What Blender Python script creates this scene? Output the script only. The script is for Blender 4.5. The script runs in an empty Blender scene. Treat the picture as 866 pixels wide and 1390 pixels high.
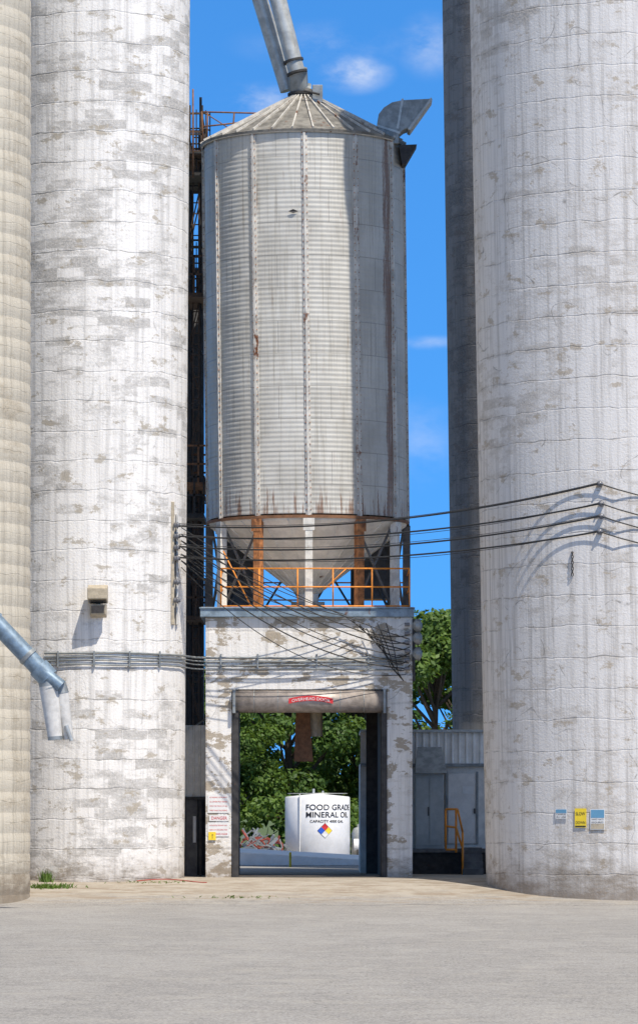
import bpy, math, random
import numpy as np
from mathutils import Vector, Matrix
random.seed(7); np.random.seed(7)
scene=bpy.context.scene
D=100.0; F=5200.0; CH=1.69
# survey helpers: convert measured image bearings at a known depth y into metres
def X(px,y=0.): return (px-433)*(D+y)/F
def Z(py,y=0.): return CH+(1104-py)*(D+y)/F
def P(px,py,y=0.): return (X(px,y),y,Z(py,y))
def ss(t):
    t=max(0,min(1,t)); return t*t*(3-2*t)
def gz(y): return -0.55*ss((-1-y)/8.0)

# ---------------------------------------------------------------- materials
class NT:
    def __init__(s,name):
        s.m=bpy.data.materials.new(name); s.m.use_nodes=True
        s.t=s.m.node_tree; s.b=s.t.nodes['Principled BSDF']
    def n(s,t,**k):
        nd=s.t.nodes.new(t)
        for a,v in k.items(): setattr(nd,a,v)
        return nd
    def l(s,a,b): s.t.links.new(a,b)
    def setin(s,sock,v):
        if isinstance(v,bpy.types.NodeSocket): s.l(v,sock)
        else: sock.default_value=v
    def math(s,op,a,b=0.0):
        nd=s.n('ShaderNodeMath',operation=op); s.setin(nd.inputs[0],a); s.setin(nd.inputs[1],b)
        return nd.outputs[0]
    def rng(s,v,a,b,c=0.,d=1.):
        nd=s.n('ShaderNodeMapRange',interpolation_type='SMOOTHSTEP')
        s.setin(nd.inputs['Value'],v); nd.inputs['From Min'].default_value=a; nd.inputs['From Max'].default_value=b
        nd.inputs['To Min'].default_value=c; nd.inputs['To Max'].default_value=d
        return nd.outputs[0]
    def mix(s,f,a,b,bt='MIX'):
        nd=s.n('ShaderNodeMix',data_type='RGBA',blend_type=bt)
        s.setin(nd.inputs[0],f)
        for i,v in ((6,a),(7,b)):
            if isinstance(v,tuple) and len(v)==3: v=v+(1,)
            s.setin(nd.inputs[i],v)
        return nd.outputs[2]
    def vec(s,mode):
        if mode=='uv': return s.n('ShaderNodeTexCoord').outputs['UV']
        g=s.n('ShaderNodeNewGeometry').outputs['Position']
        if mode=='pos': return g
        sp=s.n('ShaderNodeSeparateXYZ'); s.l(g,sp.inputs[0])
        cb=s.n('ShaderNodeCombineXYZ'); s.l(s.math('ADD',sp.outputs[0],sp.outputs[1]),cb.inputs[0]); s.l(sp.outputs[2],cb.inputs[1])
        return cb.outputs[0]
    def mp(s,v,loc=(0,0,0),sc=(1,1,1)):
        nd=s.n('ShaderNodeMapping'); s.l(v,nd.inputs[0]); nd.inputs[1].default_value=loc; nd.inputs[3].default_value=sc
        return nd.outputs[0]
    def noise(s,v,scale,detail=4,rough=.55,dist=0,dim='3D'):
        nd=s.n('ShaderNodeTexNoise'); nd.noise_dimensions=dim; s.l(v,nd.inputs['Vector']); nd.inputs['Scale'].default_value=scale
        nd.inputs['Detail'].default_value=detail; nd.inputs['Roughness'].default_value=rough; nd.inputs['Distortion'].default_value=dist
        return nd.outputs[0]
    def bump(s,h,strength=.3,dist=.02):
        nd=s.n('ShaderNodeBump'); s.l(h,nd.inputs['Height']); nd.inputs['Strength'].default_value=strength; nd.inputs['Distance'].default_value=dist
        s.l(nd.outputs[0],s.b.inputs['Normal'])
    def brick(s,v,w,h,mort=.012,off=.5,smooth=.1):
        nd=s.n('ShaderNodeTexBrick'); s.l(v,nd.inputs['Vector']); nd.offset=off
        nd.inputs['Color1'].default_value=(0,0,0,1); nd.inputs['Color2'].default_value=(1,1,1,1); nd.inputs['Mortar'].default_value=(.5,.5,.5,1)
        nd.inputs['Scale'].default_value=1; nd.inputs['Mortar Size'].default_value=mort; nd.inputs['Mortar Smooth'].default_value=smooth
        nd.inputs['Brick Width'].default_value=w; nd.inputs['Row Height'].default_value=h
        return nd.outputs['Color'],nd.outputs['Fac']

def simple(name,col,rough=.6,metal=0.,var=.25,scale=3.,rust=0.,rustcol=(.16,.06,.025)):
    q=NT(name); v=q.vec('pos')
    s=q.noise(v,scale*1.6,4,.68)
    dark=tuple(c*(1-var) for c in col); lite=tuple(min(1,c*(1+var*.6)) for c in col)
    c=q.mix(q.rng(s,.35,.65),dark,lite)
    if rust>0:
        r=q.noise(q.mp(v,(3,1,7),(1,1,.45)),scale*1.3,5,.7)
        f=q.rng(r,.72-rust*.4,.80-rust*.35)
        c=q.mix(f,c,rustcol)
    q.l(c,q.b.inputs['Base Color']); q.b.inputs['Roughness'].default_value=rough; q.b.inputs['Metallic'].default_value=metal
    return q.m

def painted(name,mode,paint,worn,under,t0=1.16,t1=1.3,u0=.62,uw=.03,uf=.85,w=.62,h=.3,rowh=.76,seed=0.,mort=.3,streak=.25,block=.3,vj=.25,dirt=.75,crack=.0,jb=.4):
    q=NT(name); v0=q.vec(mode); v=q.mp(v0,(seed,seed*1.7,0))
    wob=q.noise(v,1.1,2,.6,dim='2D')
    sp=q.n('ShaderNodeSeparateXYZ'); q.l(v,sp.inputs[0])
    wy=q.math('ADD',sp.outputs[1],q.math('MULTIPLY',wob,.16))
    cb=q.n('ShaderNodeCombineXYZ'); q.l(sp.outputs[0],cb.inputs[0]); q.l(wy,cb.inputs[1])
    vv=cb.outputs[0]
    bc,bf=q.brick(vv,w,h,.010)
    fr=q.math('FRACT',q.math('DIVIDE',wy,rowh))
    hj=q.rng(q.math('ABSOLUTE',q.math('SUBTRACT',fr,.5)),.0,.030,1,0)
    hband=q.rng(q.math('ABSOLUTE',q.math('SUBTRACT',fr,.5)),.0,.22,1,0)
    nL=q.noise(v,.30,2,.5,dim='2D'); nM=q.noise(q.mp(v,(5,2,0),(1,2.3,1)),1.7,5,.74,dim='2D'); nF=q.noise(v,15,2,.8,dim='2D')
    sm=q.math('ADD',q.math('ADD',q.math('MULTIPLY',bc,block),q.math('MULTIPLY',nL,.8)),q.math('ADD',q.math('MULTIPLY',nM,.9),q.math('MULTIPLY',nF,.6)))
    sm=q.math('ADD',sm,q.math('MULTIPLY',hband,.07))
    off=(block-.22)*.5+.09
    m=q.rng(sm,t0+off,t1+off)
    st=q.noise(q.mp(v,(1,9,0),(4.,.12,1)),1.6,4,.7,dim='2D')
    base=q.mix(q.rng(st,.42,.75,0,streak),paint,tuple(c*.62 for c in worn))
    tone=q.mix(q.rng(nF,.3,.7),tuple(c*.72 for c in worn),tuple(min(1,c*1.3) for c in worn))
    c=q.mix(q.math('MULTIPLY',m,.85),base,tone)
    nU=q.noise(q.mp(v,(31,12,0),(1,1.9,1)),1.2,6,.72,dim='2D')
    um=q.rng(q.math('ADD',nU,q.math('MULTIPLY',bc,.04)),u0,u0+uw)
    c=q.mix(q.math('MULTIPLY',um,uf),c,q.mix(nF,tuple(k*.65 for k in under),tuple(k*1.15 for k in under)))
    brk=q.rng(nM,.40,.62,.0,1.)
    c=q.mix(q.math('MULTIPLY',q.math('MULTIPLY',hj,mort),brk),c,tuple(k*.4 for k in worn))
    c=q.mix(q.math('MULTIPLY',q.math('MULTIPLY',bf,mort*vj),brk),c,tuple(k*.45 for k in worn))
    if crack>0:
        ck=q.rng(q.math('ABSOLUTE',q.math('SUBTRACT',nL,.5)),.0,.0035,1,0)
        c=q.mix(q.math('MULTIPLY',q.math('MULTIPLY',ck,crack),brk),c,tuple(k*.4 for k in worn))
    g=q.n('ShaderNodeNewGeometry'); gs=q.n('ShaderNodeSeparateXYZ'); q.l(g.outputs['Position'],gs.inputs[0])
    zz=q.math('ADD',gs.outputs[2],q.math('MULTIPLY',nM,-1.6))
    d=q.rng(zz,-1.25,.1,1,0)
    c=q.mix(q.math('MULTIPLY',d,dirt),c,(.19,.145,.10))
    q.l(c,q.b.inputs['Base Color']); q.b.inputs['Roughness'].default_value=.85
    hgt=q.math('SUBTRACT',q.math('MULTIPLY',nF,.6),q.math('MULTIPLY',hj,jb))
    q.bump(hgt,.5,.03)
    return q.m

M={}
M['siloL']=painted('white_silo_paint','uv',(.83,.80,.755),(.42,.40,.37),(.42,.36,.27),t0=1.13,t1=1.48,u0=.62,uw=.05,uf=.7,seed=3.3,mort=.6,streak=.4,block=.42,w=.75,h=.25,crack=.4,vj=.12)
M['siloR']=painted('aged_silo_paint','uv',(.69,.655,.61),(.41,.37,.32),(.40,.32,.22),t0=1.15,t1=1.58,u0=.62,uw=.07,uf=.65,seed=11.7,mort=.55,streak=.5,block=.30,w=.7,h=.25,crack=.7,vj=.12)
M['siloD']=painted('shaded_silo_paint','uv',(.25,.235,.22),(.16,.15,.14),(.2,.17,.15),seed=23.,mort=.6,streak=.5,vj=.5)  # rear silo: its shade is put into this darker paint colour
M['siloB']=painted('bare_concrete_rings','uv',(.60,.54,.43),(.40,.34,.25),(.40,.34,.24),t0=1.2,t1=1.6,u0=.64,uw=.1,uf=.5,w=.9,h=.5,rowh=.5,seed=41.,mort=.5,streak=.5,vj=.1,jb=.2)
M['wall']=painted('peeling_wall_paint','wall',(.78,.75,.70),(.54,.50,.44),(.34,.27,.18),t0=1.2,t1=1.5,u0=.555,uf=.8,w=.4,h=.2,rowh=1.9,seed=7.9,mort=.3,streak=.45,block=.2,vj=.1,crack=.5)

def bin_mat():
    q=NT('weathered_bin_steel'); v=q.vec('uv')
    pc,pf=q.brick(v,1.41,.86,.010,.5,.0)
    n=q.noise(v,.8,4,.65,dim='2D'); st=q.noise(q.mp(v,(2,3,0),(7,.18,1)),1.5,5,.7,dim='2D'); f=q.noise(v,22,3,.7,dim='2D')
    c=q.mix(q.rng(n,.3,.7),(.46,.44,.39),(.585,.565,.51))
    c=q.mix(q.math('MULTIPLY',pc,.28),c,(.66,.64,.57))
    c=q.mix(q.rng(st,.48,.75,0,.65),c,(.30,.27,.21))
    c=q.mix(q.math('MULTIPLY',q.rng(f,.55,.8),.3),c,(.34,.3,.24))
    c=q.mix(q.math('MULTIPLY',pf,.6),c,(.22,.205,.18))
    sp=q.n('ShaderNodeSeparateXYZ'); q.l(v,sp.inputs[0])
    r=q.noise(q.mp(v,(8,5,0),(5,.22,1)),2.2,6,.7,dim='2D')
    foot=q.rng(sp.outputs[1],9.6,10.9,.16,0)
    side=q.rng(q.math('ABSOLUTE',q.math('SUBTRACT',sp.outputs[0],2.7*math.radians(326))),.0,.36,.32,0)
    fr=q.math('ABSOLUTE',q.math('SUBTRACT',q.math('FRACT',q.math('ADD',q.math('DIVIDE',sp.outputs[0],2.7*math.pi/6),.5)),.5))
    seam=q.rng(fr,.02,.13,.10,0)
    rf=q.rng(q.math('ADD',r,q.math('MAXIMUM',q.math('MAXIMUM',foot,side),seam)),.655,.76)
    c=q.mix(q.math('MULTIPLY',rf,.8),c,(.19,.085,.04))
    q.l(c,q.b.inputs['Base Color']); q.b.inputs['Roughness'].default_value=.55; q.b.inputs['Metallic'].default_value=.1
    return q.m
M['bin']=bin_mat()
M['roof']=simple('bin_roof_steel',(.235,.22,.19),.6,.15,.4,1.8,.34)
M['cone']=simple('hopper_steel',(.80,.75,.66),.6,.0,.15,1.2,.14)
M['deck']=simple('pale_bounce_concrete',(.60,.56,.50),.9,0,.2,1.5,.0)  # pale tone chosen to bounce sunlight up under the bin
M['white_st']=simple('white_steel',(.68,.65,.58),.6,0,.2,3,.3)
M['rust_st']=simple('rusty_steel',(.42,.17,.06),.8,0,.4,4,.42)
M['stiff']=simple('stiffener_steel',(.60,.57,.51),.6,.1,.25,2.5,.36)
M['orange']=simple('orange_rail_paint',(.80,.28,.03),.5,0,.2,5,.15)
M['brownrail']=simple('rusted_rail',(.22,.105,.05),.8,0,.3,5,.3)
M['brace']=simple('dark_rusted_brace',(.09,.055,.035),.8,0,.3,5,.2)
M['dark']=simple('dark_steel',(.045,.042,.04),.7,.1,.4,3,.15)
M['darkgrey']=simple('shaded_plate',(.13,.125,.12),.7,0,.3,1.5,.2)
M['blueedge']=simple('blue_grey_channel',(.22,.29,.35),.6,.1,.3,2.5,.36)
M['galv']=simple('galvanised',(.46,.47,.45),.45,.3,.2,2.5,.08)
M['galvdk']=simple('galvanised_dull',(.27,.285,.28),.5,.3,.25,2.5,.1)
M['bluepipe']=simple('blue_grey_pipe',(.20,.27,.33),.45,.3,.25,3,.16)
M['hood']=simple('door_hood_steel',(.38,.33,.29),.5,.3,.3,2,.2)
M['annex']=simple('cream_siding',(.72,.69,.63),.6,0,.15,1.5,.1)
M['fascia']=simple('white_siding',(.80,.77,.71),.6,0,.12,1.5,.08)
M['cab']=simple('grey_cabinet',(.38,.40,.39),.5,0,.12,2,.05)
M['door']=simple('grey_white_door',(.74,.71,.66),.5,0,.1,2,.05)
M['black']=simple('black_rubber',(.018,.018,.018),.5,0,.2,5,0)
M['white']=simple('white_enamel',(.80,.79,.77),.4,0,.06,2,.06)
M['tan']=simple('tan_enamel',(.45,.38,.27),.5,0,.2,6,.2)
M['glass']=simple('lamp_glass',(.12,.11,.10),.15,0,.2,6,0)
M['red']=simple('sign_red',(.6,.03,.03),.5,0,.05,5,0)
M['redrust']=simple('faded_red_iron',(.30,.06,.04),.7,0,.3,3,.3)
M['blue']=simple('sign_blue',(.02,.10,.55),.5,0,.05,5,0)
M['yellow']=simple('sign_yellow',(.85,.62,.03),.5,0,.05,5,0)
M['ink']=simple('sign_black',(.015,.015,.02),.5,0,.05,5,0)
M['signw']=simple('sign_white',(.74,.73,.70),.5,0,.06,5,0)
M['skyb']=simple('sign_lightblue',(.12,.30,.45),.5,0,.05,5,0)
M['porc']=simple('porcelain',(.16,.16,.17),.25,0,.2,8,0)
M['bark']=simple('bark',(.09,.065,.045),.9,0,.3,6,0)
M['conc']=simple('pale_concrete',(.58,.56,.52),.85,0,.18,2,.0)
M['hose']=simple('red_hose',(.45,.05,.03),.5,0,.1,5,0)

def leafmat(name,a,b):
    q=NT(name); v=q.vec('pos')
    n=q.noise(v,1.3,3,.7)
    c=q.mix(q.rng(n,.35,.64),a,b)
    q.l(c,q.b.inputs['Base Color']); q.b.inputs['Roughness'].default_value=.6
    tr=q.n('ShaderNodeBsdfTranslucent'); q.l(q.mix(.5,c,(.26,.38,.04)),tr.inputs[0])
    mx=q.n('ShaderNodeMixShader'); mx.inputs[0].default_value=.35
    q.l(q.b.outputs[0],mx.inputs[1]); q.l(tr.outputs[0],mx.inputs[2])
    q.l(mx.outputs[0],q.t.nodes['Material Output'].inputs[0]); return q.m
M['leaf']=leafmat('foliage',(.05,.105,.014),(.14,.23,.04))
M['leaf2']=leafmat('foliage_dark',(.04,.09,.016),(.105,.19,.035))

def ground_nodes(q,v,sp):
    n=q.noise(q.mp(v,(0,0,0),(1,.4,1)),.5,5,.68); f=q.noise(v,26,3,.85); g=q.noise(q.mp(v,(0,0,0),(.6,.8,1)),2.6,5,.75)
    c=q.mix(q.rng(n,.35,.65),(.27,.253,.232),(.345,.325,.298))
    c=q.mix(q.rng(f,.40,.62),q.mix(.42,c,(.09,.084,.077)),q.mix(.45,c,(.56,.53,.48)))
    c=q.mix(q.rng(g,.50,.66,0,.5),c,(.41,.375,.32))
    c=q.mix(q.rng(g,.45,.32,0,.40),c,(.16,.15,.138))
    ln=q.rng(q.math('ABSOLUTE',q.math('SUBTRACT',n,.5)),.0,.004,1,0)
    c=q.mix(q.math('MULTIPLY',ln,.45),c,(.08,.075,.07))
    return c,f,g
def ground_mat():
    q=NT('asphalt_and_grass'); v=q.vec('pos')
    sp=q.n('ShaderNodeSeparateXYZ'); q.l(v,sp.inputs[0])
    c,f,g=ground_nodes(q,v,sp)
    gr=q.rng(q.math('ADD',sp.outputs[1],q.math('MULTIPLY',g,6)),53,57)
    c=q.mix(gr,c,q.mix(g,(.05,.09,.02),(.12,.15,.05)))
    q.l(c,q.b.inputs['Base Color']); q.b.inputs['Roughness'].default_value=.9
    q.bump(f,.6,.03); return q.m
M['ground']=ground_mat()
def apron_mat():
    q=NT('worn_concrete_apron'); v=q.vec('pos')
    sp=q.n('ShaderNodeSeparateXYZ'); q.l(v,sp.inputs[0])
    gc,f,g=ground_nodes(q,v,sp)
    st=q.noise(q.mp(v,(4,2,0),(.35,1,1)),2.2,5,.72)
    c=q.mix(q.rng(g,.34,.66),(.35,.295,.225),(.47,.42,.345))
    c=q.mix(q.rng(st,.50,.64,0,.75),c,(.26,.20,.14))
    c=q.mix(q.rng(f,.45,.7,0,.4),c,(.19,.16,.13))
    edge=q.rng(q.math('ADD',sp.outputs[1],q.math('MULTIPLY',st,9)),-3.6,-.2)
    c=q.mix(edge,gc,c)
    q.l(c,q.b.inputs['Base Color']); q.b.inputs['Roughness'].default_value=.9; q.bump(f,.6,.03); return q.m
M['apron']=apron_mat()

# ---------------------------------------------------------------- geometry helpers
def emp(name):
    o=bpy.data.objects.new(name,None); scene.collection.objects.link(o); return o
def mk(name,verts,faces,mat,parent=None,smooth=False,uvs=None,bevel=0):
    me=bpy.data.meshes.new(name); me.from_pydata([tuple(v) for v in verts],[],faces); me.update()
    if uvs is not None:
        ul=me.uv_layers.new(name='UVMap'); ul.data.foreach_set('uv',np.array(uvs,dtype=np.float32).ravel())
    if mat: me.materials.append(mat)
    if smooth: me.polygons.foreach_set('use_smooth',[True]*len(me.polygons))
    o=bpy.data.objects.new(name,me); scene.collection.objects.link(o)
    if parent: o.parent=parent
    if bevel:
        b=o.modifiers.new('bevel','BEVEL'); b.width=bevel; b.segments=2; b.limit_method='ANGLE'
    return o
def boxvf(x0,x1,y0,y1,z0,z1):
    v=[(x0,y0,z0),(x1,y0,z0),(x1,y1,z0),(x0,y1,z0),(x0,y0,z1),(x1,y0,z1),(x1,y1,z1),(x0,y1,z1)]
    f=[(0,3,2,1),(4,5,6,7),(0,1,5,4),(1,2,6,5),(2,3,7,6),(3,0,4,7)]
    return v,f
def box(name,x0,x1,y0,y1,z0,z1,mat,parent=None,bevel=.012):
    v,f=boxvf(x0,x1,y0,y1,z0,z1)
    if min(abs(x1-x0),abs(y1-y0),abs(z1-z0))<bevel*3: bevel=0
    return mk(name,v,f,mat,parent,bevel=bevel)
def bar_vf(a,b,w,d=None,up=Vector((0,0,1))):
    a=Vector(a); b=Vector(b); d=d or w; t=(b-a).normalized()
    if abs(t.dot(up))>.98: up=Vector((0,1,0))
    s=t.cross(up).normalized(); u=s.cross(t).normalized()
    vs=[]
    for p in (a,b):
        for i,j in ((-1,-1),(1,-1),(1,1),(-1,1)): vs.append(p+s*(i*w/2)+u*(j*d/2))
    return vs,[(0,1,2,3),(7,6,5,4),(0,4,5,1),(1,5,6,2),(2,6,7,3),(3,7,4,0)]
def merged(name,parts,mat,parent=None,smooth=False):
    V=[];Fc=[]
    for v,f in parts:
        o=len(V); V+= [tuple(p) for p in v]; Fc+=[tuple(i+o for i in q) for q in f]
    return mk(name,V,Fc,mat,parent,smooth)
def tube_vf(pts,r,seg=10,cap=True):
    pts=[Vector(p) for p in pts]; n=len(pts)
    rr=r if isinstance(r,(list,tuple)) else [r]*n
    V=[];Fc=[]; prev=None
    for i,p in enumerate(pts):
        t=(pts[min(i+1,n-1)]-pts[max(i-1,0)]).normalized()
        if prev is None:
            up=Vector((0,0,1)) if abs(t.z)<.95 else Vector((0,1,0))
            s=t.cross(up).normalized()
        else: s=(prev-t*prev.dot(t)).normalized()
        prev=s; u=s.cross(t)
        for k in range(seg):
            a=2*math.pi*k/seg; V.append(p+s*math.cos(a)*rr[i]+u*math.sin(a)*rr[i])
    for i in range(n-1):
        for k in range(seg):
            k2=(k+1)%seg; Fc.append((i*seg+k,i*seg+k2,(i+1)*seg+k2,(i+1)*seg+k))
    if cap:
        Fc.append(tuple(range(seg))[::-1]); Fc.append(tuple((n-1)*seg+k for k in range(seg)))
    return V,Fc
def tube(name,pts,r,mat,parent=None,seg=12,cap=True,smooth=True):
    v,f=tube_vf(pts,r,seg,cap); o=mk(name,v,f,mat,parent,smooth)
    if smooth:
        e=o.modifiers.new('es','EDGE_SPLIT'); e.split_angle=math.radians(50)
    return o
def revolve(name,prof,cx,cy,seg,mat,parent=None,lean=0.,uR=None,zl=0.,smooth=True):
    R=uR or max(p[0] for p in prof); V=[];Fc=[];UV=[]; n=len(prof)
    for (r,z) in prof:
        for k in range(seg):
            a=2*math.pi*k/seg; V.append((cx+lean*(z-zl)+r*math.cos(a),cy+r*math.sin(a),z))
    for i in range(n-1):
        for k in range(seg):
            k2=(k+1)%seg; Fc.append((i*seg+k,i*seg+k2,(i+1)*seg+k2,(i+1)*seg+k))
            u0=2*math.pi*k/seg*R; u1=2*math.pi*(k+1)/seg*R
            UV+=[(u0,prof[i][1]),(u1,prof[i][1]),(u1,prof[i+1][1]),(u0,prof[i+1][1])]
    return mk(name,V,Fc,mat,parent,smooth,UV)
def sag(a,b,s,n=24,jit=0):
    a=Vector(a);b=Vector(b);out=[]
    for i in range(n+1):
        t=i/n; p=a.lerp(b,t); p.z-=4*s*t*(1-t)+(random.uniform(-jit,jit) if 0<i<n else 0); out.append(p)
    return out
def ribbed(name,x0,x1,y,z0,z1,pitch,dep,mat,parent=None):
    V=[];Fc=[];x=x0;xs=[]
    while x<x1:
        for dx,dy in ((0,0),(pitch*.62,0),(pitch*.72,-dep),(pitch*.9,-dep)):
            if x+dx<=x1: xs.append((x+dx,y+dy))
        x+=pitch
    xs.append((x1,y))
    for (a,b) in xs: V+=[(a,b,z0),(a,b,z1)]
    for i in range(len(xs)-1): Fc.append((2*i,2*i+2,2*i+3,2*i+1))
    return mk(name,V,Fc,mat,parent)
def text_vf(s,size,bold=.0):
    c=bpy.data.curves.new('t','FONT'); c.body=s; c.size=size; c.offset=bold; c.align_x='LEFT'
    o=bpy.data.objects.new('t',c); scene.collection.objects.link(o)
    bpy.context.view_layer.update()
    me=bpy.data.meshes.new_from_object(o.evaluated_get(bpy.context.evaluated_depsgraph_get()))
    v=[tuple(q.co) for q in me.vertices]; f=[tuple(p.vertices) for p in me.polygons]
    bpy.data.objects.remove(o); bpy.data.curves.remove(c); bpy.data.meshes.remove(me)
    return v,f

# ---------------------------------------------------------------- ground
ys=[-250,-160,-120,-100,-80,-60,-45,-30,-20,-14,-11]+[-9+.4*i for i in range(21)]+[-.5,0,3,6,10,20,30,45,70,120,250,700,1500]
xs=[-900,-200,-60,-20,-8,0,8,20,60,200,900]
V=[(x,y,gz(y)) for y in ys for x in xs]; nx=len(xs)
Fc=[(j*nx+i,j*nx+i+1,(j+1)*nx+i+1,(j+1)*nx+i) for j in range(len(ys)-1) for i in range(nx-1)]
mk('ground',V,Fc,M['ground'])
ya=[-9+.4*i for i in range(3,21)]+[-.5,0,3,6,8.5]
V=[];Fc=[]; nseg=160
for j,y in enumerate(ya):
    for i in range(nseg+1):
        V.append((-9+18*i/nseg,y,gz(y)+.004))
row=[]
for i in range(nseg+1):
    x=V[i][0]; yy=ya[0]-.4*min(.98,max(.02,.5+.3*math.sin(i*.17)*math.cos(i*.071)+random.uniform(-.18,.18)))
    t=(yy-(ya[0]-.4))/.4; z=gz(ya[0]-.4)*(1-t)+gz(ya[0])*t
    row.append((x,yy,z+.003))
V=row+V
for j in range(len(ya)):
    for i in range(nseg): a=j*(nseg+1)+i; Fc.append((a,a+1,a+nseg+2,a+nseg+1))
mk('concrete_driveway',V,Fc,M['apron'])

# ---------------------------------------------------------------- silos
def silo(name,cx,cy,R,H,mat,lean=0,rings=None,seg=128,base=-.8):
    e=emp(name); prof=[(R,base)]
    if rings:
        pitch,dep=rings; z=base
        while z<H-pitch:
            prof+=[(R+dep*.55,z+pitch*.15),(R+dep,z+pitch*.5),(R+dep*.55,z+pitch*.85),(R-dep*.3,z+pitch*.985),(R-dep*.3,z+pitch)]
            z+=pitch
    else:
        z=base
        while z<H-2: z+=1.5; prof.append((R,z))
    prof+=[(R,H),(R+.12,H),(R+.12,H+.15)]
    revolve('shell',prof,cx,cy,seg,mat,e,lean=lean)
    dome=[(R*math.cos(a),H+.15+R*.45*math.sin(a)) for a in [i*math.pi/2/10 for i in range(11)]]
    dome[-1]=(.05,dome[-1][1])
    revolve('dome_roof',dome,cx,cy,64,M['galv'],e,lean=lean)
    return e
RL=(X(128,-.5),-.5,X(250,-.5)-X(128,-.5))
RR=(X(868,-3),-3.,X(868,-3)-X(660,-3))
silo('concrete_silo',RL[0],RL[1],RL[2],31,M['siloL'],lean=.0066)
silo('concrete_silo',RR[0],RR[1],RR[2],29.0,M['siloR'],lean=-.0185)
silo('concrete_silo',X(-120,-6),-6,X(40,-6)-X(-120,-6),29,M['siloB'],lean=.001,rings=(.5,.018))
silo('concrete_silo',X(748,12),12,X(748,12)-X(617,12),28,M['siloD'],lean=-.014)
def surf(px,R_=RR,lean=-.0185,z=5):
    cx=R_[0]+lean*z; y=R_[1]-R_[2]
    for _ in range(12):
        x=X(px,y); dx=max(-R_[2]*.999,min(R_[2]*.999,x-cx)); y=R_[1]-math.sqrt(R_[2]**2-dx*dx)
    return x,y
def surfpt(px,py,R_=RR,lean=-.0185,off=.0):
    z=5
    for _ in range(4):
        x,y=surf(px,R_,lean,z); z=Z(py,y)
    cx=R_[0]+lean*z; n=Vector((x-cx,y-R_[1],0)).normalized()
    return Vector((x,y,z))+n*off, n

# ---------------------------------------------------------------- drive-through tower house
bld=emp('drive_through_building')
bx0,bx1=X(279),X(560); top=Z(838)
dl,dr=X(315),X(525); hz=Z(936)
W_=M['wall']
box('pier_left',bx0,dl,0,.35,-.3,top,W_,bld,.02)
box('pier_right',dr,bx1,0,.35,-.3,top,W_,bld,.02)
box('lintel_wall',dl,dr,.004,.35,hz,top-.001,W_,bld,0)
box('side_wall_left',bx0,bx0+.4,.35,6.0,-.3,top,W_,bld,0)
box('side_wall_right',bx1-.4,bx1,.35,6.0,-.3,top,W_,bld,0)
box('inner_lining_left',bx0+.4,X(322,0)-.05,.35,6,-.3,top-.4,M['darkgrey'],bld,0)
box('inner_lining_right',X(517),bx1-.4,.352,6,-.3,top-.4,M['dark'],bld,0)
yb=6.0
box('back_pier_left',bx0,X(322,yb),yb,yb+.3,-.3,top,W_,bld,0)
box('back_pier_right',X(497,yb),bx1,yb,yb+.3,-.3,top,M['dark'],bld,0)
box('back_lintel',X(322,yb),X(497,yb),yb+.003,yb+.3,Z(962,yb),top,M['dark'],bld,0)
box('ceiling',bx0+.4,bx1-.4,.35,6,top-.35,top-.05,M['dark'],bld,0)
box('roof_edge_channel',X(272),X(562),-.16,yb+.45,top,top+.22,M['blueedge'],bld,.015)
box('roof_flange',X(271),X(563),-.2,yb+.5,top+.221,top+.25,M['blueedge'],bld,0)
box('roof_bounce_deck',X(273),X(561),-.1,yb+.4,top+.2501,top+.262,M['deck'],bld,0)  # pale sheet added to reflect sun onto the hopper cone
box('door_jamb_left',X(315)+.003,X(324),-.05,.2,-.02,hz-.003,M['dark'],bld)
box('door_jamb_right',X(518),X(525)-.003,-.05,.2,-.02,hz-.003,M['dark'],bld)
box('wall_band',bx0-.01,bx1+.01,-.03,-.002,Z(921),Z(917),W_,bld,0)
v,f=tube_vf([(X(320),.12,hz-.31),(X(520),.12,hz-.31)],.30,32)
o=merged('rollup_door_hood',[(v,f)],M['hood'],bld,False)
for pl in o.data.polygons: pl.use_smooth=len(pl.vertices)==4
parts=[tube_vf([(X(px)-.008,.12,hz-.31),(X(px)+.008,.12,hz-.31)],.306,32) for px in (345,377,462,494)]
merged('hood_seams',parts,M['galvdk'],bld)
box('hood_bracket_left',X(316),X(320),-.22,.4,hz-.63,hz-.002,M['galvdk'],bld,.01)
box('hood_bracket_right',X(520),X(524),-.22,.4,hz-.63,hz-.002,M['galvdk'],bld,.01)
box('hood_back',X(320),X(520),.2,.34,hz-.6,hz-.003,M['hood'],bld,0)
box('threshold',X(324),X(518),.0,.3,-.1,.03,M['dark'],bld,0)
V=[];Fc=[]; n=14
for i in range(n+1):
    t=i/n; px=392+60*t; arch=4*(1-(2*t-1)**2)
    V+=[(X(px),-.215,Z(956-arch)),(X(px),-.215,Z(949-arch))]
for i in range(n): Fc.append((2*i,2*i+2,2*i+3,2*i+1))
sg=emp('door_maker_sign')
mk('red_plate',V,Fc,M['red'],sg)
v,f=text_vf('OVERHEAD DOOR',.12,.0); w=max(p[0] for p in v); sc=(X(448)-X(396))/w
vv=[]
for p in v:
    x=p[0]*sc; t=(x+X(396)-X(392))/(X(452)-X(392)); arch=4*(1-(2*t-1)**2)
    vv.append((X(396)+x,-.222,Z(955-arch)+p[1]*.9))
mk('lettering',vv,f,M['signw'],sg)
sp=emp('loadout_spout')
tube('spout_drum',[P(427,955,3),P(427,1000,3)],.22,M['tan'],sp,20)
a=[P(402,965,2.6),P(420,965,2.6),P(425,1034,2.6),P(399,1034,2.6)]
b=[(p[0],p[1]+.5,p[2]) for p in a]
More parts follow.
